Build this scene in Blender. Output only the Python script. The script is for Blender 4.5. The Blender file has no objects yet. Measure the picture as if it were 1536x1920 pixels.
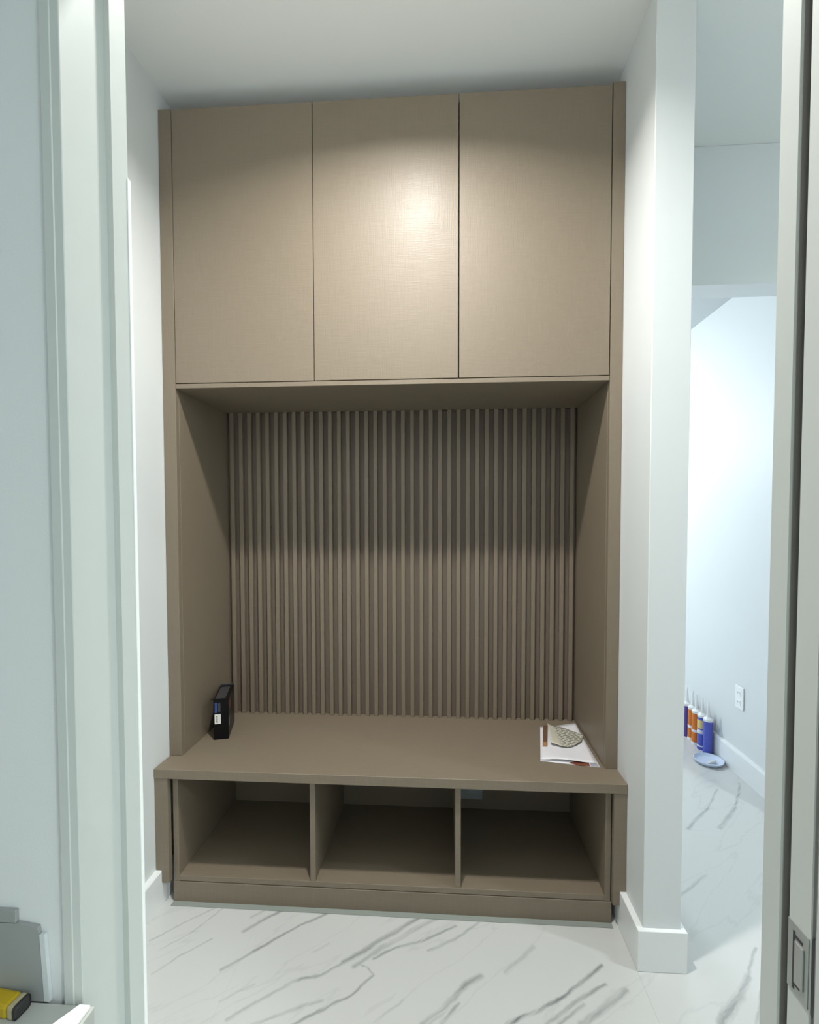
import bpy, bmesh, math, random
from mathutils import Matrix, Vector
random.seed(7)
S = bpy.context.scene
C = S.collection

# ------------------------------------------------------------------ camera
cam_d = bpy.data.cameras.new('camera')
cam = bpy.data.objects.new('camera', cam_d); C.objects.link(cam)
YAW, PITCH, ROLL, F = 0.0631, -0.0335, -0.0011, 901.12
r = Vector((math.cos(YAW), math.sin(YAW), 0))
fw = Vector((-math.sin(YAW)*math.cos(PITCH), math.cos(YAW)*math.cos(PITCH), math.sin(PITCH)))
up = r.cross(fw)
rr = math.cos(ROLL)*r + math.sin(ROLL)*up
uu = -math.sin(ROLL)*r + math.cos(ROLL)*up
M = Matrix((rr, uu, -fw)).transposed().to_4x4()
M.translation = Vector((1.0093, -1.6697, 1.347))
cam.matrix_world = M
cam_d.sensor_fit = 'HORIZONTAL'; cam_d.sensor_width = 36
cam_d.lens = F/1536*36
cam_d.shift_x = -(779.686-768)/1536
cam_d.shift_y = (1004.039-960)/1536
cam_d.clip_start = 0.02
S.camera = cam

# ------------------------------------------------------------------ world, lights, exposure
w = bpy.data.worlds.new('world'); S.world = w; w.use_nodes = True
w.node_tree.nodes['Background'].inputs[0].default_value = (.75, .85, .9, 1)
w.node_tree.nodes['Background'].inputs[1].default_value = 0.01
S.view_settings.view_transform = 'Standard'
S.view_settings.look = 'None'
S.view_settings.gamma = 1
S.view_settings.use_curve_mapping = False
S.view_settings.exposure = 0.0

CEIL, CEIL_FAR = 2.85, 2.546
LAMPS = [  # x, y, ceiling, watts, colour, diameter, label
    (0.877, -0.665, CEIL, 27.5, (1, .975, .93), .13, 'round white recessed downlight over the mudroom bench'),
    (3.15, -0.90, CEIL, 17, (.90, 1, .98), .13, 'round white recessed downlight further along the hall'),
    (2.65, -2.45, CEIL, 50, (.93, 1, .985), .45, 'round white ceiling panel light over the counter room'),
]
for x, y, z, p, col, dia, _ in LAMPS:
    ld = bpy.data.lights.new('lamp_light', 'AREA'); ld.shape = 'DISK'; ld.size = dia*.85
    ld.energy = p; ld.color = col; ld.spread = math.radians(147)
    lo = bpy.data.objects.new('lamp_light', ld); C.objects.link(lo); lo.location = (x, y, z-.012)

# ------------------------------------------------------------------ materials
def mat(name, col, rough=.5, metal=0, bump=0, bscale=200, var=0, spec=.5, coat=0, stretch=None):
    m = bpy.data.materials.new(name); m.use_nodes = True
    nt = m.node_tree; b = nt.nodes['Principled BSDF']
    b.inputs['Base Color'].default_value = (*col, 1)
    b.inputs['Roughness'].default_value = rough
    b.inputs['Metallic'].default_value = metal
    b.inputs['Specular IOR Level'].default_value = spec
    b.inputs['Coat Weight'].default_value = coat
    if bump or var:
        tc = nt.nodes.new('ShaderNodeTexCoord')
        mp = nt.nodes.new('ShaderNodeMapping')
        if stretch: mp.inputs['Scale'].default_value = stretch
        n = nt.nodes.new('ShaderNodeTexNoise'); n.inputs['Scale'].default_value = bscale
        n.inputs['Detail'].default_value = 4
        nt.links.new(tc.outputs['Object'], mp.inputs[0]); nt.links.new(mp.outputs[0], n.inputs['Vector'])
        if bump:
            bp = nt.nodes.new('ShaderNodeBump'); bp.inputs['Strength'].default_value = bump
            bp.inputs['Distance'].default_value = .002
            nt.links.new(n.outputs['Fac'], bp.inputs['Height']); nt.links.new(bp.outputs[0], b.inputs['Normal'])
        if var:
            mx = nt.nodes.new('ShaderNodeMix'); mx.data_type = 'RGBA'
            mx.inputs['A'].default_value = (*[c*(1-var) for c in col], 1)
            mx.inputs['B'].default_value = (*[min(1, c*(1+var)) for c in col], 1)
            nt.links.new(n.outputs['Fac'], mx.inputs['Factor']); nt.links.new(mx.outputs['Result'], b.inputs['Base Color'])
    return m

def laminate():
    # taupe laminate with a fine woven (linen) emboss
    m = bpy.data.materials.new('taupe_linen_laminate'); m.use_nodes = True
    nt = m.node_tree; N = nt.nodes.new; L = nt.links.new; b = nt.nodes['Principled BSDF']
    tc = N('ShaderNodeTexCoord')
    outs = []
    for sc in ((300, 300, 14), (16, 300, 380)):
        mp = N('ShaderNodeMapping'); mp.inputs['Scale'].default_value = sc
        n = N('ShaderNodeTexNoise'); n.inputs['Scale'].default_value = 1; n.inputs['Detail'].default_value = 3
        L(tc.outputs['Object'], mp.inputs[0]); L(mp.outputs[0], n.inputs['Vector']); outs.append(n.outputs['Fac'])
    ad = N('ShaderNodeMath'); ad.operation = 'ADD'; L(outs[0], ad.inputs[0]); L(outs[1], ad.inputs[1])
    big = N('ShaderNodeTexNoise'); big.inputs['Scale'].default_value = 9; big.inputs['Detail'].default_value = 3
    L(tc.outputs['Object'], big.inputs['Vector'])
    bp = N('ShaderNodeBump'); bp.inputs['Strength'].default_value = .28; bp.inputs['Distance'].default_value = .0012
    L(ad.outputs[0], bp.inputs['Height']); L(bp.outputs[0], b.inputs['Normal'])
    mr = N('ShaderNodeMapRange'); mr.inputs['From Min'].default_value = .6; mr.inputs['From Max'].default_value = 1.4
    mr.inputs['To Min'].default_value = .94; mr.inputs['To Max'].default_value = 1.06
    L(ad.outputs[0], mr.inputs['Value'])
    hs = N('ShaderNodeHueSaturation'); hs.inputs['Color'].default_value = (.212, .172, .124, 1)
    L(mr.outputs[0], hs.inputs['Value']); L(hs.outputs[0], b.inputs['Base Color'])
    m2 = N('ShaderNodeMapRange'); m2.inputs['To Min'].default_value = .47; m2.inputs['To Max'].default_value = .56
    b.inputs['Coat Weight'].default_value = .08; b.inputs['Coat Roughness'].default_value = .24
    L(bp.outputs[0], b.inputs['Coat Normal'])
    L(big.outputs['Fac'], m2.inputs['Value']); L(m2.outputs[0], b.inputs['Roughness'])
    return m

VEINS = [  # x0, y0, x1, y1, half width, strength  (metres on the floor)
    (0.065,-0.231,0.133,-0.161,0.0044,0.4),(0.133,-0.161,0.233,-0.077,0.0044,0.4),(0.114,-0.264,0.177,-0.198,0.0033,0.35),(0.177,-0.198,0.246,-0.084,0.0033,0.35),
    (0.141,-0.341,0.195,-0.271,0.0044,0.42),(0.195,-0.271,0.258,-0.212,0.0044,0.42),(0.34,-0.313,0.412,-0.246,0.0066,0.7),(0.412,-0.246,0.496,-0.172,0.0066,0.7),
    (0.496,-0.172,0.601,-0.098,0.0066,0.7),(0.349,-0.175,0.398,-0.124,0.0088,0.65),(0.398,-0.124,0.463,-0.073,0.0088,0.65),(0.349,-0.12,0.398,-0.079,0.0055,0.4),
    (0.38,-0.407,0.456,-0.353,0.0055,0.25),(0.422,-0.455,0.47,-0.411,0.0066,0.6),(0.47,-0.411,0.522,-0.369,0.0066,0.6),(0.522,-0.369,0.562,-0.341,0.0066,0.6),
    (0.562,-0.341,0.636,-0.316,0.0066,0.6),(0.636,-0.316,0.697,-0.268,0.0066,0.6),(0.697,-0.268,0.771,-0.211,0.011,0.7),(0.771,-0.211,0.84,-0.151,0.011,0.7),
    (0.84,-0.151,0.926,-0.087,0.011,0.7),(0.731,-0.281,0.814,-0.209,0.0099,0.5),(0.814,-0.209,0.896,-0.147,0.0099,0.5),(0.896,-0.147,0.989,-0.084,0.0099,0.5),
    (0.738,-0.266,0.774,-0.283,0.0044,0.45),(0.774,-0.283,0.796,-0.303,0.0044,0.45),(0.788,-0.251,0.857,-0.208,0.0066,0.6),(0.857,-0.208,0.941,-0.176,0.0066,0.6),
    (0.941,-0.176,1.04,-0.119,0.0066,0.6),(0.954,-0.212,1.039,-0.17,0.0066,0.5),(1.039,-0.17,1.12,-0.093,0.0066,0.5),(0.6,-0.455,0.671,-0.412,0.0055,0.7),
    (0.671,-0.412,0.738,-0.37,0.0055,0.7),(0.738,-0.37,0.796,-0.306,0.0055,0.7),(0.491,-0.462,0.545,-0.434,0.0066,0.35),(0.545,-0.434,0.665,-0.389,0.0066,0.35),
    (0.953,-0.433,0.989,-0.406,0.011,0.65),(0.989,-0.406,1.036,-0.357,0.011,0.65),(1.036,-0.357,1.076,-0.31,0.011,0.65),(1.076,-0.31,1.112,-0.286,0.011,0.65),
    (0.998,-0.43,1.045,-0.375,0.0066,0.6),(0.816,-0.435,0.893,-0.371,0.0044,0.2),(1.189,-0.271,1.285,-0.18,0.0099,0.28),(0.599,-0.24,0.64,-0.207,0.0044,0.25),
    (1.17,-0.42,1.268,-0.375,0.0077,0.85),(1.268,-0.375,1.343,-0.333,0.0077,0.85),(1.343,-0.333,1.413,-0.283,0.0077,0.85),(1.413,-0.283,1.478,-0.231,0.0077,0.85),
    (1.279,-0.413,1.377,-0.345,0.0077,0.6),(1.377,-0.345,1.469,-0.29,0.0077,0.6),(1.37,-0.407,1.447,-0.36,0.011,0.6),(1.447,-0.36,1.523,-0.302,0.011,0.6),
    (1.311,-0.411,1.394,-0.354,0.0066,0.5)]
VEINS_FAR = [(2.062,.45,2.22,.60,.010,.5),(2.22,.60,2.36,.773,.006,.45),(2.203,.46,2.36,.62,.011,.65),(2.36,.62,2.503,.83,.007,.55),
    (1.74,-.38,1.84,-.30,.013,.7),(1.84,-.30,1.90,-.24,.010,.65),(1.90,-.24,1.98,-.14,.006,.5),(1.80,-.42,1.94,-.25,.006,.45),(1.83,.05,1.99,.17,.008,.35),(1.62,-.47,1.75,-.40,.006,.4)]
def marble(veins):
    m = bpy.data.materials.new('white_veined_marble_tile'); m.use_nodes = True
    nt = m.node_tree; N = nt.nodes.new; L = nt.links.new; b = nt.nodes['Principled BSDF']
    geo = N('ShaderNodeNewGeometry')
    def vm(op, a, c=None):
        n = N('ShaderNodeVectorMath'); n.operation = op
        for i, v in enumerate((a, c)):
            if v is None: continue
            if isinstance(v, tuple): n.inputs[i].default_value = v
            else: L(v, n.inputs[i])
        return n
    def ma(op, a, c=0.0, clamp=False):
        n = N('ShaderNodeMath'); n.operation = op; n.use_clamp = clamp
        for i, v in enumerate((a, c)):
            if isinstance(v, (int, float)): n.inputs[i].default_value = v
            else: L(v, n.inputs[i])
        return n.outputs[0]
    nz = N('ShaderNodeTexNoise'); nz.inputs['Scale'].default_value = 9; nz.inputs['Detail'].default_value = 6; nz.inputs['Roughness'].default_value = .65
    L(geo.outputs['Position'], nz.inputs['Vector'])
    off = vm('SUBTRACT', nz.outputs['Color'], (.5, .5, .5)).outputs[0]
    sc = N('ShaderNodeVectorMath'); sc.operation = 'SCALE'; L(off, sc.inputs[0]); sc.inputs['Scale'].default_value = .028
    P0 = vm('ADD', geo.outputs['Position'], sc.outputs[0]).outputs[0]
    P = vm('MULTIPLY', P0, (1, 1, 0)).outputs[0]
    # streaks along the vein direction break the veins up
    mp = N('ShaderNodeMapping'); mp.vector_type = 'TEXTURE'; mp.inputs['Rotation'].default_value = (0, 0, .68); mp.inputs['Scale'].default_value = (.20, .012, 1)
    L(P0, mp.inputs[0])
    st = N('ShaderNodeTexNoise'); st.inputs['Scale'].default_value = 1; st.inputs['Detail'].default_value = 4
    L(mp.outputs[0], st.inputs['Vector'])
    acc = None
    for x0, y0, x1, y1, wd, s in veins:
        d = (x1-x0, y1-y0, 0); l2 = d[0]**2+d[1]**2
        ap = vm('SUBTRACT', P, (x0, y0, 0)).outputs[0]
        dt = vm('DOT_PRODUCT', ap, (d[0]/l2, d[1]/l2, 0)).outputs['Value']
        t = ma('MULTIPLY', dt, 1.0, True)
        pr = N('ShaderNodeVectorMath'); pr.operation = 'SCALE'; pr.inputs[0].default_value = d; L(t, pr.inputs['Scale'])
        ds = vm('DISTANCE', ap, pr.outputs[0]).outputs['Value']
        mr = N('ShaderNodeMapRange'); mr.interpolation_type = 'SMOOTHSTEP'
        mr.inputs['From Min'].default_value = 0; mr.inputs['From Max'].default_value = wd*1.35
        mr.inputs['To Min'].default_value = s; mr.inputs['To Max'].default_value = 0
        L(ds, mr.inputs['Value'])
        acc = mr.outputs[0] if acc is None else ma('MAXIMUM', acc, mr.outputs[0])
    sm = N('ShaderNodeMapRange'); sm.inputs['From Min'].default_value = .3; sm.inputs['From Max'].default_value = .62
    sm.inputs['To Min'].default_value = .25; L(st.outputs['Fac'], sm.inputs['Value'])
    vein = ma('MULTIPLY', acc, sm.outputs[0])
    # faint general clouding and thin veins everywhere
    st2 = N('ShaderNodeTexNoise'); st2.inputs['Scale'].default_value = 1; st2.inputs['Detail'].default_value = 5
    mp2 = N('ShaderNodeMapping'); mp2.vector_type = 'TEXTURE'; mp2.inputs['Rotation'].default_value = (0, 0, .68); mp2.inputs['Scale'].default_value = (.9, .16, 1); mp2.inputs['Location'].default_value = (3.1, 1.7, 0)
    L(P0, mp2.inputs[0]); L(mp2.outputs[0], st2.inputs['Vector'])
    rid = ma('ABSOLUTE', ma('SUBTRACT', st2.outputs['Fac'], .5))
    rm = N('ShaderNodeMapRange'); rm.inputs['From Max'].default_value = .012; rm.inputs['To Min'].default_value = .10; rm.inputs['To Max'].default_value = 0
    L(rid, rm.inputs['Value'])
    tot = ma('ADD', vein, rm.outputs[0], True)
    mx = N('ShaderNodeMix'); mx.data_type = 'RGBA'
    mx.inputs['A'].default_value = (.59, .60, .59, 1); mx.inputs['B'].default_value = (.17, .185, .19, 1)
    L(tot, mx.inputs['Factor']); L(mx.outputs['Result'], b.inputs['Base Color'])
    b.inputs['Roughness'].default_value = .17
    return m

def paper_print():
    # cream backing sheet with a grey brick print that covers most of it
    m = bpy.data.materials.new('cream_sheet_grey_print'); m.use_nodes = True
    nt = m.node_tree; N = nt.nodes.new; L = nt.links.new; b = nt.nodes['Principled BSDF']
    tc = N('ShaderNodeTexCoord')
    mp = N('ShaderNodeMapping'); mp.inputs['Scale'].default_value = (1, 1, 0); mp.inputs['Rotation'].default_value = (0, 0, .5)
    L(tc.outputs['Object'], mp.inputs[0])
    br = N('ShaderNodeTexBrick'); br.inputs['Scale'].default_value = 40
    br.inputs['Color1'].default_value = (.16, .17, .14, 1); br.inputs['Color2'].default_value = (.22, .22, .19, 1)
    br.inputs['Mortar'].default_value = (.60, .58, .48, 1); br.inputs['Mortar Size'].default_value = .11
    br.inputs['Brick Width'].default_value = 1.3; br.inputs['Row Height'].default_value = .5
    L(mp.outputs[0], br.inputs['Vector'])
    sx = N('ShaderNodeSeparateXYZ'); L(tc.outputs['Object'], sx.inputs[0])
    cm = N('ShaderNodeMapRange'); cm.inputs['From Min'].default_value = -.040; cm.inputs['From Max'].default_value = -.022
    L(sx.outputs[0], cm.inputs['Value'])
    mx = N('ShaderNodeMix'); mx.data_type = 'RGBA'; mx.inputs['A'].default_value = (.62, .60, .50, 1)
    L(cm.outputs[0], mx.inputs['Factor']); L(br.outputs['Color'], mx.inputs['B']); L(mx.outputs['Result'], b.inputs['Base Color'])
    b.inputs['Roughness'].default_value = .7
    return m

def barcode():
    m = bpy.data.materials.new('barcode_sticker'); m.use_nodes = True
    nt = m.node_tree; N = nt.nodes.new; L = nt.links.new; b = nt.nodes['Principled BSDF']
    tc = N('ShaderNodeTexCoord'); sx = N('ShaderNodeSeparateXYZ'); L(tc.outputs['Generated'], sx.inputs[0])
    wv = N('ShaderNodeTexNoise'); wv.noise_dimensions = '1D'; wv.inputs['Scale'].default_value = 26; L(sx.outputs[2], wv.inputs['W'])
    g = N('ShaderNodeMath'); g.operation = 'GREATER_THAN'; g.inputs[1].default_value = .5; L(wv.outputs['Fac'], g.inputs[0])
    c1 = N('ShaderNodeMath'); c1.operation = 'COMPARE'; c1.inputs[1].default_value = .36; c1.inputs[2].default_value = .16; L(sx.outputs[0], c1.inputs[0])
    c2 = N('ShaderNodeMath'); c2.operation = 'COMPARE'; c2.inputs[1].default_value = .5; c2.inputs[2].default_value = .38; L(sx.outputs[2], c2.inputs[0])
    p1 = N('ShaderNodeMath'); p1.operation = 'MULTIPLY'; L(g.outputs[0], p1.inputs[0]); L(c1.outputs[0], p1.inputs[1])
    p2 = N('ShaderNodeMath'); p2.operation = 'MULTIPLY'; L(p1.outputs[0], p2.inputs[0]); L(c2.outputs[0], p2.inputs[1])
    mx = N('ShaderNodeMix'); mx.data_type = 'RGBA'; mx.inputs['A'].default_value = (.82, .82, .78, 1); mx.inputs['B'].default_value = (.04, .04, .05, 1)
    L(p2.outputs[0], mx.inputs['Factor']); L(mx.outputs['Result'], b.inputs['Base Color'])
    return m

WALL = mat('cool_white_wall_paint', (.725, .76, .765), .55, bump=.06, bscale=350)
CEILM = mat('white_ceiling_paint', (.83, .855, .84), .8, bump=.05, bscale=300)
CEILF = mat('shaded_ceiling_paint', (.52, .56, .56), .8, bump=.05, bscale=300)  # white ceiling paint darkened, so the far ceiling's shade is in the colour
TRIM = mat('satin_white_trim_paint', (.84, .865, .865), .32, bump=.02, bscale=60)
JAMB = mat('primed_white_jamb', (.55, .585, .565), .45, bump=.05, bscale=25, var=.02)
STRIP = mat('bright_white_edge_strip', (.95, .96, .95), .3)
LAM = laminate()
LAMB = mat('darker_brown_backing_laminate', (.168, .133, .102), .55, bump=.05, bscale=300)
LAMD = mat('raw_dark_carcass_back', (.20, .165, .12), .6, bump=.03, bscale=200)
TILE = marble(VEINS); TILE_FAR = marble(VEINS_FAR)
GROUT = mat('pale_grout', (.68, .70, .69), .8, bump=.1, bscale=300)
LENS = mat('lamp_lens', (1, 1, 1), .4)
LENS.node_tree.nodes['Principled BSDF'].inputs['Emission Color'].default_value = (1, .97, .92, 1)
LENS.node_tree.nodes['Principled BSDF'].inputs['Emission Strength'].default_value = 6
GAPSHADE = mat('dark_gap_shade', (.22, .205, .19), .9, bump=.1, bscale=300)  # shade of the gap between door and jamb, as a dark colour
GLOBE = mat('added_globe_glow', (1, 1, 1), .4)
GLOBE.node_tree.nodes['Principled BSDF'].inputs['Emission Color'].default_value = (.86, .93, 1, 1)
GLOBE.node_tree.nodes['Principled BSDF'].inputs['Emission Strength'].default_value = 215
NICKEL = mat('satin_nickel', (.42, .44, .42), .45, metal=.6, bump=.02, bscale=400)
DARKM = mat('dark_recess_and_shade', (.03, .028, .033), .5)  # near-black for the latch recess lines and for painted shadow
DOORM = mat('primed_pocket_door', (.56, .59, .565), .45, bump=.03, bscale=60)
BLACK = mat('black_carton', (.004, .004, .0045), .4, spec=.2, bump=.02, bscale=100)
BOXSIDE = mat('black_carton_printed_side', (.016, .012, .010), .4, var=.6, bscale=40)
BLUE = mat('blue_print', (.035, .07, .26), .4, var=.4, bscale=120)
GREYP = mat('grey_print', (.045, .045, .05), .4, var=.4, bscale=150)
REDP = mat('red_brown_print', (.20, .06, .035), .5, var=.3, bscale=60)
PAPER = mat('white_leaflet_paper', (.80, .80, .84), .6, bump=.05, bscale=40)
PAPER2 = mat('printed_leaflet_paper', (.36, .36, .42), .6, var=.3, bscale=50)
CREAM = paper_print()
PENCIL = mat('brown_painted_pencil', (.16, .085, .05), .5, var=.15, bscale=60)
TAN = mat('bare_tan_wood', (.42, .22, .10), .6, var=.2, bscale=80)
TORANGE = mat('orange_caulk_tube', (.62, .17, .012), .4, var=.1, bscale=50)
TPURPLE = mat('purple_caulk_tube', (.10, .06, .33), .4, var=.15, bscale=50)
TBLUE = mat('blue_caulk_tube', (.085, .11, .52), .4, var=.1, bscale=50)
TYEL = mat('pale_yellow_label', (.75, .60, .25), .5, var=.2, bscale=60)
TWHITE = mat('white_plastic', (.82, .83, .84), .4, bump=.02, bscale=100)
DISH = mat('pale_blue_plastic', (.62, .70, .86), .4, bump=.02, bscale=100)
CAULK = mat('dried_white_caulk', (.78, .77, .72), .6, bump=.3, bscale=90)
OUTLET = mat('white_outlet_plastic', (.88, .90, .91), .35)
SLOT = mat('dark_slot', (.25, .26, .27), .6)
GALV = mat('galvanised_sheet', (.42, .47, .50), .4, metal=.6, bump=.1, bscale=60, var=.25)
COUNTER = mat('grey_counter_stone', (.47, .485, .455), .3, var=.06, bscale=40)
SPLASH = mat('grey_backsplash_stone', (.30, .32, .315), .4, var=.05, bscale=30)
SPLASHE = mat('pale_backsplash_edge', (.62, .67, .68), .4, bump=.02, bscale=60)
KICKBAND = mat('grey_green_band', (.27, .30, .275), .5, bump=.05, bscale=80)
VAN = mat('white_vanity_paint', (.62, .62, .60), .5, bump=.02, bscale=60)
YEL = mat('yellow_tool_body', (.50, .35, .01), .4, var=.2, bscale=40)
SOOT = mat('dark_rubber', (.03, .03, .03), .6, bump=.05, bscale=100)
BEIGE = mat('worn_beige_plastic', (.42, .36, .22), .5, var=.2, bscale=60)

# ------------------------------------------------------------------ helpers
def link(name, me, m, parent=None, loc=None):
    o = bpy.data.objects.new(name, me); C.objects.link(o)
    if m: me.materials.append(m)
    if loc is not None: o.location = loc
    if parent is not None:
        o.parent = parent
        o.matrix_parent_inverse = base_matrix(parent).inverted()
    return o
def base_matrix(o):
    mm = Matrix.LocRotScale(o.location, o.rotation_euler, o.scale)
    return (base_matrix(o.parent) @ o.matrix_parent_inverse @ mm) if o.parent else mm
def from_bm(name, bm, m, parent=None, smooth=False):
    # origin goes to the middle of the piece
    vs = [v.co for v in bm.verts]
    c = Vector([(min(v[i] for v in vs)+max(v[i] for v in vs))/2 for i in range(3)])
    bmesh.ops.translate(bm, verts=bm.verts, vec=-c)
    bmesh.ops.recalc_face_normals(bm, faces=bm.faces)
    me = bpy.data.meshes.new(name); bm.to_mesh(me); bm.free()
    if smooth:
        for p in me.polygons: p.use_smooth = True
    return link(name, me, m, parent, c)
def add_box(bm, x0, x1, y0, y1, z0, z1, bev=0, seg=1):
    res = bmesh.ops.create_cube(bm, size=1)
    vs = res['verts']
    for v in vs:
        v.co = Vector(((x0+x1)/2+v.co.x*(x1-x0), (y0+y1)/2+v.co.y*(y1-y0), (z0+z1)/2+v.co.z*(z1-z0)))
    if bev:
        es = list({e for v in vs for e in v.link_edges})
        bmesh.ops.bevel(bm, geom=es, offset=bev, segments=seg, affect='EDGES', profile=.5)
def box(name, x0, x1, y0, y1, z0, z1, m, parent=None, bev=.0008, seg=1):
    bm = bmesh.new(); add_box(bm, x0, x1, y0, y1, z0, z1, bev, seg)
    return from_bm(name, bm, m, parent)
def boxes(name, lst, m, parent=None, bev=0):
    bm = bmesh.new()
    for b in lst: add_box(bm, *b, bev=bev)
    return from_bm(name, bm, m, parent)
def prism(name, pts, axis, a0, a1, m, parent=None, bev=0):
    """extrude a 2-D outline along an axis: 0 -> pts are (y,z), 1 -> (x,z), 2 -> (x,y)"""
    bm = bmesh.new()
    def mk(p, a):
        return Vector((a, p[0], p[1])) if axis == 0 else Vector((p[0], a, p[1])) if axis == 1 else Vector((p[0], p[1], a))
    v0 = [bm.verts.new(mk(p, a0)) for p in pts]; v1 = [bm.verts.new(mk(p, a1)) for p in pts]
    n = len(pts)
    bm.faces.new(v0); bm.faces.new(v1[::-1])
    for i in range(n): bm.faces.new((v0[i], v0[(i+1) % n], v1[(i+1) % n], v1[i]))
    if bev: bmesh.ops.bevel(bm, geom=list(bm.edges), offset=bev, segments=1, affect='EDGES')
    return from_bm(name, bm, m, parent)
def lathe(name, prof, cx, cy, m, parent=None, seg=28):
    bm = bmesh.new(); rings = []
    for rad, z in prof:
        if rad < 1e-6: rings.append([bm.verts.new((cx, cy, z))])
        else: rings.append([bm.verts.new((cx+rad*math.cos(2*math.pi*i/seg), cy+rad*math.sin(2*math.pi*i/seg), z)) for i in range(seg)])
    for a, b in zip(rings, rings[1:]):
        for i in range(seg):
            j = (i+1) % seg
            f = [a[i % len(a)], a[j % len(a)], b[j % len(b)], b[i % len(b)]]
            u = []
            for v in f:
                if v not in u: u.append(v)
            if len(u) > 2: bm.faces.new(u)
    o = from_bm(name, bm, m, parent, True)
    md = o.modifiers.new('edge', 'EDGE_SPLIT'); md.split_angle = math.radians(40)
    return o
def grid(name, nu, nv, fn, m, parent=None, thick=.0008):
    bm = bmesh.new()
    V = [[bm.verts.new(fn(i/nu, j/nv)) for j in range(nv+1)] for i in range(nu+1)]
    for i in range(nu):
        for j in range(nv): bm.faces.new((V[i][j], V[i+1][j], V[i+1][j+1], V[i][j+1]))
    o = from_bm(name, bm, m, parent, True)
    s = o.modifiers.new('thickness', 'SOLIDIFY'); s.thickness = thick; s.offset = 1
    return o
def thing(name, label, cat, loc, rotz=0, group=None):
    o = bpy.data.objects.new(name, None); C.objects.link(o)
    o.empty_display_size = .05; o.location = loc; o.rotation_euler = (0, 0, rotz)
    o['label'] = label; o['category'] = cat
    if group: o['group'] = group
    return o
def tag(o, label, cat, group=None):
    o['label'] = label; o['category'] = cat
    if group: o['group'] = group
    return o
def struct(o, label, cat):
    o['kind'] = 'structure'; o['label'] = label; o['category'] = cat
    return o

# ------------------------------------------------------------------ room shell
W = 1.6
XL, XR = 0.0, 1.6
YD0, YD1 = -1.205, -1.108          # door wall: counter-room face, hall face
XMAX, YMIN, YMAX = 4.0, -3.3, 4.0
WR0, WR1, WRY = 1.6, 1.709, -.230  # end wall right of the bench
HY0, HY1, HZ = .389, .512, 2.298   # header
FX = 2.556                         # bright wall of the far room
fl = struct(box('floor', -.12, XMAX, YMIN, YMAX, -.10, -.008, GROUT, bev=0), 'white polished floor of large grey-veined marble tiles', 'floor')
TX = [-.82, .38, 1.58, 2.78, 3.98]; TY = [-3.16, -1.96, -.76, .44, 1.64, 2.84, 4.0]
J = .0001
for i in range(len(TX)-1):
    for j in range(len(TY)-1):
        box('tile', max(TX[i], -.12)+J, TX[i+1]-J, TY[j]+J, TY[j+1]-J, -.008, 0, TILE if (j == 2 and i < 2) else TILE_FAR, fl, bev=.0001)
struct(box('ceiling', -.12, XMAX, YMIN, HY1, CEIL, CEIL+.1, CEILM, bev=0), 'flat white ceiling above the bench alcove and hall', 'ceiling')
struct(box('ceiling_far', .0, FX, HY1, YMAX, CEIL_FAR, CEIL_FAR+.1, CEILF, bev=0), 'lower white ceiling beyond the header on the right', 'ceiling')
struct(box('wall_left', -.12, 0, YD1, .56, 0, CEIL, WALL, bev=0), 'white painted side wall left of the bench', 'wall')
struct(box('wall_back', 0, WR0, .452, .56, 0, CEIL, WALL, bev=0), 'white painted wall behind the built-in bench', 'wall')
struct(box('wall_right', WR0, WR1, WRY, .56, 0, CEIL, WALL, bev=.002), 'white painted end wall standing right of the bench', 'wall')
struct(box('wall_header', WR1, 2.70, HY0, HY1, HZ, CEIL, WALL, bev=.002), 'white header over the passage on the right', 'wall')
struct(box('wall_passage', 2.62, XMAX-.1, HY0, HY1, 0, CEIL, WALL, bev=0), 'white wall beside the passage, hidden by the door jamb', 'wall')
struct(box('wall_far_right', FX, FX+.064, .40, YMAX, 0, CEIL_FAR+.1, WALL, bev=0), 'brightly lit bluish white wall with the outlet', 'wall')
struct(box('wall_far_back', -.12, FX, YMAX-.1, YMAX, 0, CEIL_FAR, WALL, bev=0), 'white back wall of the far room', 'wall')
struct(box('wall_far_left', -.12, 0, .56, YMAX-.1, 0, CEIL_FAR, WALL, bev=0), 'white left wall of the far room', 'wall')
struct(box('wall_hall_end', XMAX-.1, XMAX, YMIN, HY0, 0, CEIL, WALL, bev=0), 'white end wall of the hall', 'wall')
# door wall with the pocket on the right
DH = 2.03; JL0, JL1 = .613, .631; JR = 1.372
struct(boxes('wall_door', [(-.12, JL0, YD0, YD1, 0, CEIL), (JL0, 1.392, YD0, YD1, DH+.02, CEIL),
                            (1.392, XMAX-.1, YD0, YD0+.016, 0, CEIL), (1.392, XMAX-.1, YD1-.02, YD1, 0, CEIL)], WALL),
       'white wall with the pocket doorway in the foreground', 'wall')
struct(box('wall_room_left', -.12, .0, YMIN, YD0, 0, CEIL, WALL, bev=0), 'white left wall of the counter room', 'wall')
struct(box('wall_room_back', .0, XMAX-.1, YMIN, YMIN+.1, 0, CEIL, WALL, bev=0), 'white back wall of the counter room', 'wall')
# left jamb: 18 mm board with a shallow groove for the door edge
G0, G1, GD = -1.158, -1.134, .007
jl = prism('trim_1', [(JL0, -1.2092), (JL0+.009, -1.2088), (JL0+.0098, -1.2078), (JL1-.0006, -1.2070), (JL1, -1.2062), (JL1, G0), (JL1-GD, G0), (JL1-GD, G1), (JL1, G1), (JL1, -1.107), (JL0, -1.107)], 2, 0, DH, JAMB)
struct(jl, 'white primed door jamb with a shallow groove, left edge of the view', 'door jamb')
box('edge_strip', JL1-.004, JL1+.0012, -1.1085, -1.1035, .3, 1.752, STRIP, jl, bev=.0004)
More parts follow.
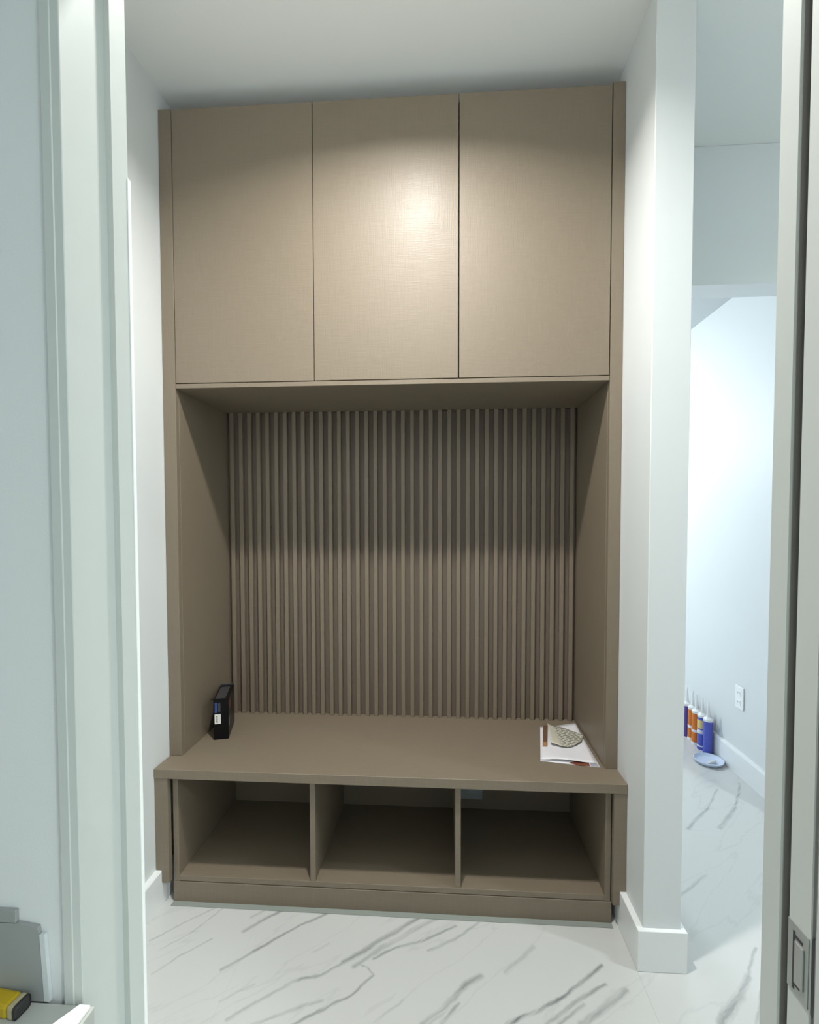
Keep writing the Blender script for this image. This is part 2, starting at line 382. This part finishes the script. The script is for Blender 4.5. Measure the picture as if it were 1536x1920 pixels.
# head jamb and right split jamb
struct(box('trim_2', JL1, JR, -1.207, -1.107, DH, DH+.02, JAMB), 'white head jamb over the pocket doorway', 'door jamb')
t3 = struct(box('trim_3', JR, JR+.02, -1.1375, -1.107, 0, DH, JAMB, bev=.0015), 'far half of the white split jamb right of the doorway', 'door jamb')
t4 = struct(box('trim_4', JR, JR+.02, -1.207, -1.187, 0, DH, JAMB, bev=.0015), 'near half of the white split jamb right of the doorway', 'door jamb')
box('gap_shade_strip', JR+.0015, JR+.019, -1.1388, -1.1376, 0, DH-.001, GAPSHADE, t3, bev=.0003)  # dark strips stand in for the shade inside the door gaps
box('gap_shade_strip', JR+.0015, JR+.019, -1.1866, -1.1850, 0, DH-.001, GAPSHADE, t4, bev=.0003)
# baseboards
BH = .125
struct(prism('baseboard_left', [(0, 0), (.021, 0), (.021, BH-.004), (.017, BH), (0, BH)], 1, YD1, -.012, TRIM), 'white baseboard along the left side wall', 'baseboard')
struct(boxes('baseboard_right', [(WR0-.020, WR0, WRY, -.012, 0, BH), (WR0-.020, WR1+.014, WRY-.014, WRY, 0, BH), (WR1, WR1+.014, WRY, .56, 0, BH)], TRIM, bev=.0015),
       'white baseboard wrapped around the end wall right of the bench', 'baseboard')
struct(prism('baseboard_far', [(FX, 0), (FX-.016, 0), (FX-.016, BH-.012), (FX-.011, BH), (FX, BH)], 1, .40, YMAX-.1, TRIM), 'white baseboard below the outlet in the far room', 'baseboard')

# ------------------------------------------------------------------ bench base with three cubbies
TOPZ, SLZ, BF = .485, .4515, -.097     # seat top, underside, front
SX0, SX1 = .048, 1.558                 # inner edges of the stiles
bench = thing('cubby_cabinet', 'taupe base cabinet with three open cubbies under the benchtop', 'cabinet', (.8, .15, 0))
CF = -.072; CB = .385                  # carcass front, back
box('side_panel', .053, .072, CF, CB, .073, SLZ, LAM, bench)
box('side_panel', 1.538, 1.557, CF, CB, .073, SLZ, LAM, bench)
for x in (.541, 1.041):
    box('divider', x, x+.019, CF+.001, CB, .094, SLZ, LAM, bench)
box('bottom_panel', .072, 1.538, CF, CB, .075, .094, LAM, bench)
box('back_panel', .053, 1.557, CB, CB+.012, .02, SLZ, LAMD, bench)
box('toe_kick', .0505, 1.5605, CF-.001, CF+.017, 0.0005, .0725, LAM, bench)
prism('filler_stile', [(0.001, BH+.001), (.0215, BH+.001), (.0215, .083), (SX0, .083), (SX0, SLZ), (.001, SLZ)], 1, BF+.003, BF+.021, LAM, bench)
prism('filler_stile', [(W-.001, BH+.001), (W-.0205, BH+.001), (W-.0205, .079), (SX1, .079), (SX1, SLZ), (W-.001, SLZ)], 1, BF+.003, BF+.021, LAM, bench)
box('floor_band', .0505, 1.5605, CF-.022, CF-.0012, .0004, .0020, KICKBAND, bench, bev=.0004)  # thin grey-green band on the floor along the toe kick
tag(box('benchtop', .001, W-.001, BF, .432, SLZ+.0005, TOPZ, LAM, bev=.0012), 'taupe laminate benchtop running wall to wall over the cubbies', 'bench')
# metal plate on the back of the right cubby
pl = thing('junction_plate', 'small grey metal box cover at the back of the right cubby', 'plate', (1.115, CB, .16))
box('cover', 1.062, 1.167, CB-.012, CB-.0005, .140, .215, GALV, pl, bev=.002)
box('shadow_line', 1.060, 1.169, CB-.004, CB-.0003, .137, .140, DARKM, pl, bev=.0003)  # dark bar drawn as the shadow line under the cover

# ------------------------------------------------------------------ hutch: end panels, overhead cabinet, slatted back
ZT, ZDB, ZSH, ND = 2.781, 1.8305, 1.8135, .397
hut = thing('overhead_hutch', 'tall taupe built-in hutch with three flat doors over a slatted niche', 'cabinet', (.8, .2, TOPZ))
H0 = TOPZ+.0005
box('end_stile', .001, SX0-.001, 0, .02, H0, ZT, LAM, hut)
box('end_stile', SX1+.001, W-.001, 0, .02, H0, ZT+.006, LAM, hut)
box('niche_side', SX0-.019, SX0, .0203, .43, H0, ZT-.02, LAM, hut)
box('niche_side', SX1, SX1+.019, .0203, .43, H0, ZT-.02, LAM, hut)
box('bottom_shelf', SX0, SX1, 0.0005, ND+.0155, ZSH, ZDB-.0015, LAM, hut)
box('cabinet_body', SX0, SX1, .026, ND+.03, ZDB-.0005, ZT-.012, LAMD, hut)
D1, D2 = .549, 1.0515
for a, b in ((SX0+.0012, D1-.0013), (D1+.0013, D2-.0022), (D2+.0022, SX1-.0022)):
    box('door', a, b, 0, .0195, ZDB+.0012, ZT-.003, LAM, hut, bev=.0009)
bp = box('back_panel', SX0+.0003, SX1-.0003, ND+.016, ND+.034, H0, ZSH-.0005, LAMB, hut)
NS = 38; pitch = (1.5375-.0715)/(NS-1); SW = .0170
sme = None
for k in range(NS):
    xc = .0715+k*pitch
    if sme is None:
        o = prism('slat', [(xc-SW/2, ND+.016), (xc-SW/2, ND-.005), (xc-SW/2+.001, ND-.006), (xc+SW/2-.001, ND-.006), (xc+SW/2, ND-.005), (xc+SW/2, ND+.016)], 2, H0, ZSH-.0008, LAM, bp)
        sme = o
    else:
        o = sme.copy(); C.objects.link(o); o.location.x = sme.location.x + k*pitch
# ------------------------------------------------------------------ things on the seat
bx = thing('product_box', 'upright black product box with white barcode sticker on the bench', 'box', (.1295, .137, TOPZ+.0005), math.radians(17))
def bxp(name, x0, x1, y0, y1, z0, z1, m, par=bx, bev=.0006):
    bm = bmesh.new(); add_box(bm, x0, x1, y0, y1, z0, z1, bev)
    me = bpy.data.meshes.new(name); bm.to_mesh(me); bm.free()
    o = bpy.data.objects.new(name, me); C.objects.link(o); me.materials.append(m); o.parent = par
    return o
HW, BD, BT = .0275, .168, .158
bxp('carton', -HW, HW, 0, BD, 0, BT, BLACK)
bxp('side_print', HW-.0003, HW+.0006, .004, BD-.004, .004, BT-.003, BOXSIDE, bev=.0002)
bxp('side_print', HW, HW+.0009, .012, .05, .06, .085, GREYP, bev=.0002)
bxp('side_print', HW, HW+.0009, .02, .06, .11, .14, REDP, bev=.0002)
bxp('side_print', HW, HW+.0009, .006, .016, .05, .08, SPLASHE, bev=.0002)
st = bxp('barcode_sticker', -HW+.004, -.001, -.0009, .0003, .062, .100, barcode(), bev=.0001); st['label'] = 'white barcode sticker'
bxp('blue_logo', -HW+.005, -HW+.0145, -.0008, .0003, .106, .146, BLUE, bev=.0001)
bxp('grey_lettering', -HW+.017, -HW+.026, -.0008, .0003, .110, .144, GREYP, bev=.0001)
bxp('top_flap', -HW-.009, HW, -.001, .006, BT, BT+.0022, BLACK, bev=.0003)
bxp('top_print', -HW+.006, HW-.012, .010, BD-.02, BT, BT+.0006, GREYP, bev=.0001)
bxp('rear_flap', -HW+.002, HW, BD-.0015, BD+.0005, BT-.002, BT+.006, GREYP, bev=.0003)

Z0 = TOPZ+.0006
lf = thing('leaflet', 'folded white paper leaflet lying on the right end of the bench seat', 'paper', (1.46, .17, Z0))
PA, PB, PC, PD = Vector((1.346, .040)), Vector((1.398, .318)), Vector((1.550, .350)), Vector((1.545, .006))   # front-left, back-left, back-right, front-right
def quad(u, v, a=PA, b=PB, c=PC, d=PD):
    return a*(1-u)*(1-v)+b*(1-u)*v+c*u*v+d*u*(1-v)
def low(u, v):
    p = quad(u, v); return Vector((p.x, p.y, Z0+.0002))
def top(u, v):
    q = quad(u, v, PA+Vector((.002, .003)), PB, PC, PD+Vector((-.006, .028)))
    z = Z0+.0022+.010*math.exp(-(v/.16)**2)*(math.sin(u*2.6+.35)**2)*(1-.6*u) + .004*math.exp(-((1-v)/.2)**2)*u + .0015*math.sin(5*u+3*v)+.0015
    return Vector((q.x, q.y+.006*math.sin(u*3.2)*(1-v)*-1, z))
grid('lower_sheet', 6, 6, low, PAPER, lf, .0006)
grid('upper_sheet', 16, 14, top, PAPER, lf, .0005)
prism('printed_patch', [(1.44, .030), (1.470, .0165), (1.512, .0125), (1.514, .045), (1.47, .045)], 2, Z0+.0009, Z0+.0012, REDP, lf)['label'] = 'red-brown print'
prism('printed_patch', [(1.5145, .0125), (1.540, .0100), (1.539, .045), (1.5155, .045)], 2, Z0+.0009, Z0+.0012, PAPER2, lf)['label'] = 'grey print'

def cre(u, v):
    # bowed sheet: left edge curls up, middle sags on the leaflet
    x = 1.410+.124*u+.018*v-.004
    y = .150+.150*v-.030*math.sin(u*math.pi)*(1-v)+.035*u*(1-v)
    y -= .070*u**3*v
    z = Z0+.0085+.017*(1-u)**4*(.6+.4*v)+.004*v*(1-u)+.006*u**3*v+.002*math.sin(9*u+4*v)
    return Vector((x, y, z))
tag(grid('printed_wrapper', 18, 12, cre, CREAM, None, .0007), 'curled cream wrapper with grey block print lying on the white leaflet', 'wrapper')
pn = thing('carpenter_pencil', 'flat brown carpenter pencil along the left edge of the leaflet', 'pencil', (1.395, .22, Z0))
def pencil_seg(name, y0, y1, m):
    def X(y): return 1.381+(y-.137)*.215
    bm = bmesh.new(); pr = [(-.0085, 0), (-.0065, .0035), (.0065, .0035), (.0085, 0), (.0065, -.0035), (-.0065, -.0035)]
    vs = [[bm.verts.new((X(y)+a, y, Z0+.0105+b)) for a, b in pr] for y in (y0, y1)]
    bm.faces.new(vs[0]); bm.faces.new(vs[1][::-1])
    for i in range(6): bm.faces.new((vs[0][i], vs[0][(i+1) % 6], vs[1][(i+1) % 6], vs[1][i]))
    return from_bm(name, bm, m, pn)
pencil_seg('barrel', .160, .312, PENCIL)
pencil_seg('bare_end', .139, .160, TAN)

# ------------------------------------------------------------------ pocket door with edge latch
pd = thing('pocket_door', 'white pocket door slid into the wall, only its edge showing', 'door', (1.75, -1.1625, .01))
DX = 1.377; DY0, DY1 = -1.1755, -1.1435
box('slab', DX, 2.12, DY0, DY1, .008, DH-.01, DOORM, pd, bev=.001)
lt = box('edge_latch', DX-.0012, DX+.0005, -1.1735, -1.1445, .848, .922, NICKEL, pd, bev=.0003); lt['label'] = 'satin nickel edge pull latch'
box('pull_recess', DX-.0018, DX-.0008, -1.1555, -1.1525, .852, .914, DARKM, lt, bev=.0002)
box('pull_recess', DX-.0018, DX-.0008, -1.1660, -1.1555, .908, .911, DARKM, lt, bev=.0002)
box('pull_recess', DX-.0018, DX-.0008, -1.1630, -1.1555, .857, .8595, DARKM, lt, bev=.0002)
box('pull_lever', DX-.0032, DX-.0008, -1.1685, -1.1565, .861, .906, NICKEL, lt, bev=.0006)
box('latch_gap_shade', DX+.0002, DX+.016, DY0-.0045, DY0-.0002, .846, .924, DARKM, pd, bev=.0003)  # dark piece standing in for the shadowed gap beside the latch

# ------------------------------------------------------------------ counter room corner (bottom left)
CZ = .843
van = thing('vanity_cabinet', 'white base cabinet below the grey counter', 'cabinet', (.32, -2.1, 0))
box('body', .01, .60, -2.95, YD0-.006, .09, CZ-.032, VAN, van)
for k in range(3):
    y0 = -2.93+k*.57
    dr = box('door', .602, .620, y0, y0+.56, .11, CZ-.05, VAN, van, bev=.0015)
    box('handle', .622, .632, y0+.49, y0+.502, .45, .60, NICKEL, dr, bev=.002)
box('toe_kick', .05, .54, -2.93, YD0-.02, .0005, .09, VAN, van)
ct = tag(box('countertop', .002, .646, -2.98, YD0-.0005-.004, CZ-.03, CZ, COUNTER, bev=.0012), 'grey stone countertop in the lower left corner', 'countertop')
sp = thing('backsplash', 'grey stepped backsplash panel on the wall above the counter', 'backsplash', (.4, YD0-.004, CZ))
prism('panel', [(.002, CZ+.0005), (.590, CZ+.0005), (.5865, .914), (.585, .923), (.562, .926), (.002, .926)], 1, YD0-.0045, YD0-.0003, SPLASH, sp)
prism('side_edge', [(.5905, CZ+.0005), (.5965, CZ+.0005), (.5925, .915), (.587, .915)], 1, YD0-.0045, YD0-.0003, SPLASHE, sp)
box('upper_block', .002, .5615, YD0-.0045, YD0-.0003, .9265, .9395, SPLASH, sp, bev=.0003)
tag(prism('tapered_strip', [(.632, -1.2125), (.6435, -1.2125), (.6445, -1.30), (.578, -1.30)], 2, CZ+.0004, CZ+.004, STRIP, bev=.0005),
    'white tapered strip on the countertop edge by the jamb', 'strip')
lv = thing('spirit_level', 'yellow hand tool with dark end cap lying on the grey counter', 'level', (.53, -1.222, CZ))
def lev(name, s0, s1, m, rad=.0085, par=lv, b=.003):
    a = math.radians(-6); bm = bmesh.new(); add_box(bm, s0, s1, -.009, .009, 0, .014, b, 2)
    me = bpy.data.meshes.new(name); bm.to_mesh(me); bm.free(); me.materials.append(m)
    o = bpy.data.objects.new(name, me); C.objects.link(o); o.parent = par; o.rotation_euler = (0, 0, a); o.location = (.043, 0.0, .0008)
    return o
lev('body', -.22, -.004, YEL); lev('collar', -.0045, .004, BEIGE); lev('end_cap', .0035, .0065, SOOT)
lev('vial', -.12, -.08, TWHITE, b=.002)

# ------------------------------------------------------------------ far room: outlet, caulk tubes, dish
ol = thing('wall_outlet', 'white wall outlet above the baseboard in the far room', 'outlet', (FX, .934, .345))
box('cover_plate', FX-.007, FX-.0003, .898, .968, .347, .466, OUTLET, ol, bev=.002)
for z in (.383, .431):
    so = box('socket', FX-.0085, FX-.006, .917, .949, z-.015, z+.015, OUTLET, ol, bev=.001)
    for dy in (-.007, .006):
        box('slot', FX-.0092, FX-.0082, .933+dy-.001, .933+dy+.001, z-.003, z+.006, SLOT, so, bev=0)
TUBES = [  # y, body material, label, bands
    (1.385, TPURPLE, 'purple caulk tube furthest back in the row, half hidden by the wall', None),
    (1.325, TORANGE, 'orange caulk tube with white band, next to the purple tube', 'white'),
    (1.265, TORANGE, 'orange caulk tube with white band, beside the yellow-labelled tube', 'white'),
    (1.208, TBLUE, 'blue caulk tube with pale yellow label, between orange and plain blue', 'yellow'),
    (1.150, TBLUE, 'plain blue caulk tube at the near end of the row', None)]
for k, (y, m, lab, band) in enumerate(TUBES):
    x = 2.508 + .004*math.sin(k*2.1)
    t = thing('caulk_tube', lab, 'caulk tube', (x, y, 0), 0, 'caulk tubes lined up by the far wall')
    R_ = .0245
    lathe('body', [(0, .004), (R_, .004), (R_, .196), (0, .196)], x, y, m, t)
    lathe('bottom_cup', [(0, .0006), (R_+.0006, .0006), (R_+.0006, .018), (R_-.001, .018)], x, y, TWHITE if m is TORANGE else m, t)
    lathe('shoulder', [(R_+.0006, .190), (R_+.0006, .203), (.016, .211), (.0085, .213), (0, .213)], x, y, TWHITE, t)
    lathe('nozzle', [(.0095, .212), (.0085, .226), (.0035, .300), (.0022, .302), (0, .302)], x, y, TWHITE, t, 16)
    if band == 'white':
        lathe('label_band', [(R_+.0004, .078), (R_+.0004, .094)], x, y, TWHITE, t)
    elif band == 'yellow':
        lathe('label_band', [(R_+.0004, .125), (R_+.0004, .175)], x, y, TYEL, t)
        lathe('label_band', [(R_+.0004, .095), (R_+.0004, .118)], x, y, TWHITE, t)
        lathe('label_band', [(R_+.0004, .012), (R_+.0004, .026)], x, y, TWHITE, t)
    elif m is TBLUE:
        lathe('label_band', [(R_+.0004, .170), (R_+.0004, .1705), (R_+.0004, .172)], x, y, TPURPLE, t)
ds = thing('plastic_lid', 'shallow pale blue plastic lid on the floor before the caulk tubes', 'lid', (2.462, 1.045, 0))
lathe('dish', [(0, .0008), (.060, .0008), (.070, .008), (.075, .020), (.072, .021), (.066, .010), (.058, .004), (0, .004)], 2.462, 1.045, DISH, ds, 40)
bm = bmesh.new()
bmesh.ops.create_icosphere(bm, subdivisions=2, radius=.012)
for v in bm.verts: v.co = Vector((v.co.x*1.2+2.482, v.co.y*.8+1.030, v.co.z*.8+.013)) + Vector([random.uniform(-.002, .002) for _ in range(3)])
from_bm('caulk_blob', bm, CAULK, ds, True)
bm = bmesh.new()
bmesh.ops.create_icosphere(bm, subdivisions=2, radius=.008)
for v in bm.verts: v.co = Vector((v.co.x*1.6+2.456, v.co.y+1.028, v.co.z*.5+.0085)) + Vector([random.uniform(-.001, .001) for _ in range(3)])
from_bm('caulk_blob', bm, CAULK, ds, True)

# ------------------------------------------------------------------ ceiling lamps (fixtures)
for x, y, z, p, col, dia, lab in LAMPS:
    t = thing('recessed_light', lab, 'ceiling light', (x, y, z))
    R_ = dia/2
    lathe('trim_ring', [(R_*.92, z-.0005), (R_*1.25, z-.0005), (R_*1.22, z-.006), (R_*.98, z-.008), (R_*.92, z-.0005)], x, y, TRIM, t, 40)
    lathe('lens', [(0, z-.002), (R_*.92, z-.002), (R_*.92, z-.0005), (0, z-.0005)], x, y, LENS, t, 40)

# unseen globe pendant, added to light the far room
GX, GY, GZ = 1.36, 2.35, 2.02
gl = thing('added_globe_light', 'unseen white globe pendant with shallow shade, added to light the far room', 'ceiling light', (GX, GY, CEIL_FAR))
lathe('canopy', [(0, CEIL_FAR-.0005), (.065, CEIL_FAR-.0005), (.062, CEIL_FAR-.02), (.02, CEIL_FAR-.028), (.006, CEIL_FAR-.034), (0, CEIL_FAR-.034)], GX, GY, TRIM, gl)
lathe('cord', [(0, CEIL_FAR-.03), (.004, CEIL_FAR-.03), (.004, GZ+.10), (0, GZ+.10)], GX, GY, TRIM, gl, 12)
lathe('socket_cap', [(0, GZ+.135), (.022, GZ+.13), (.03, GZ+.10), (0, GZ+.10)], GX, GY, TRIM, gl, 20)
lathe('globe', [(.11*math.sin(math.pi*i/16), GZ+.11*math.cos(math.pi*i/16)) for i in range(17)], GX, GY, GLOBE, gl)
lathe('shade', [(.024, GZ+.15), (.19, GZ+.105), (.19, GZ+.101), (.022, GZ+.146)], GX, GY, TRIM, gl, 40)  # added to keep the globe's light off the far ceiling
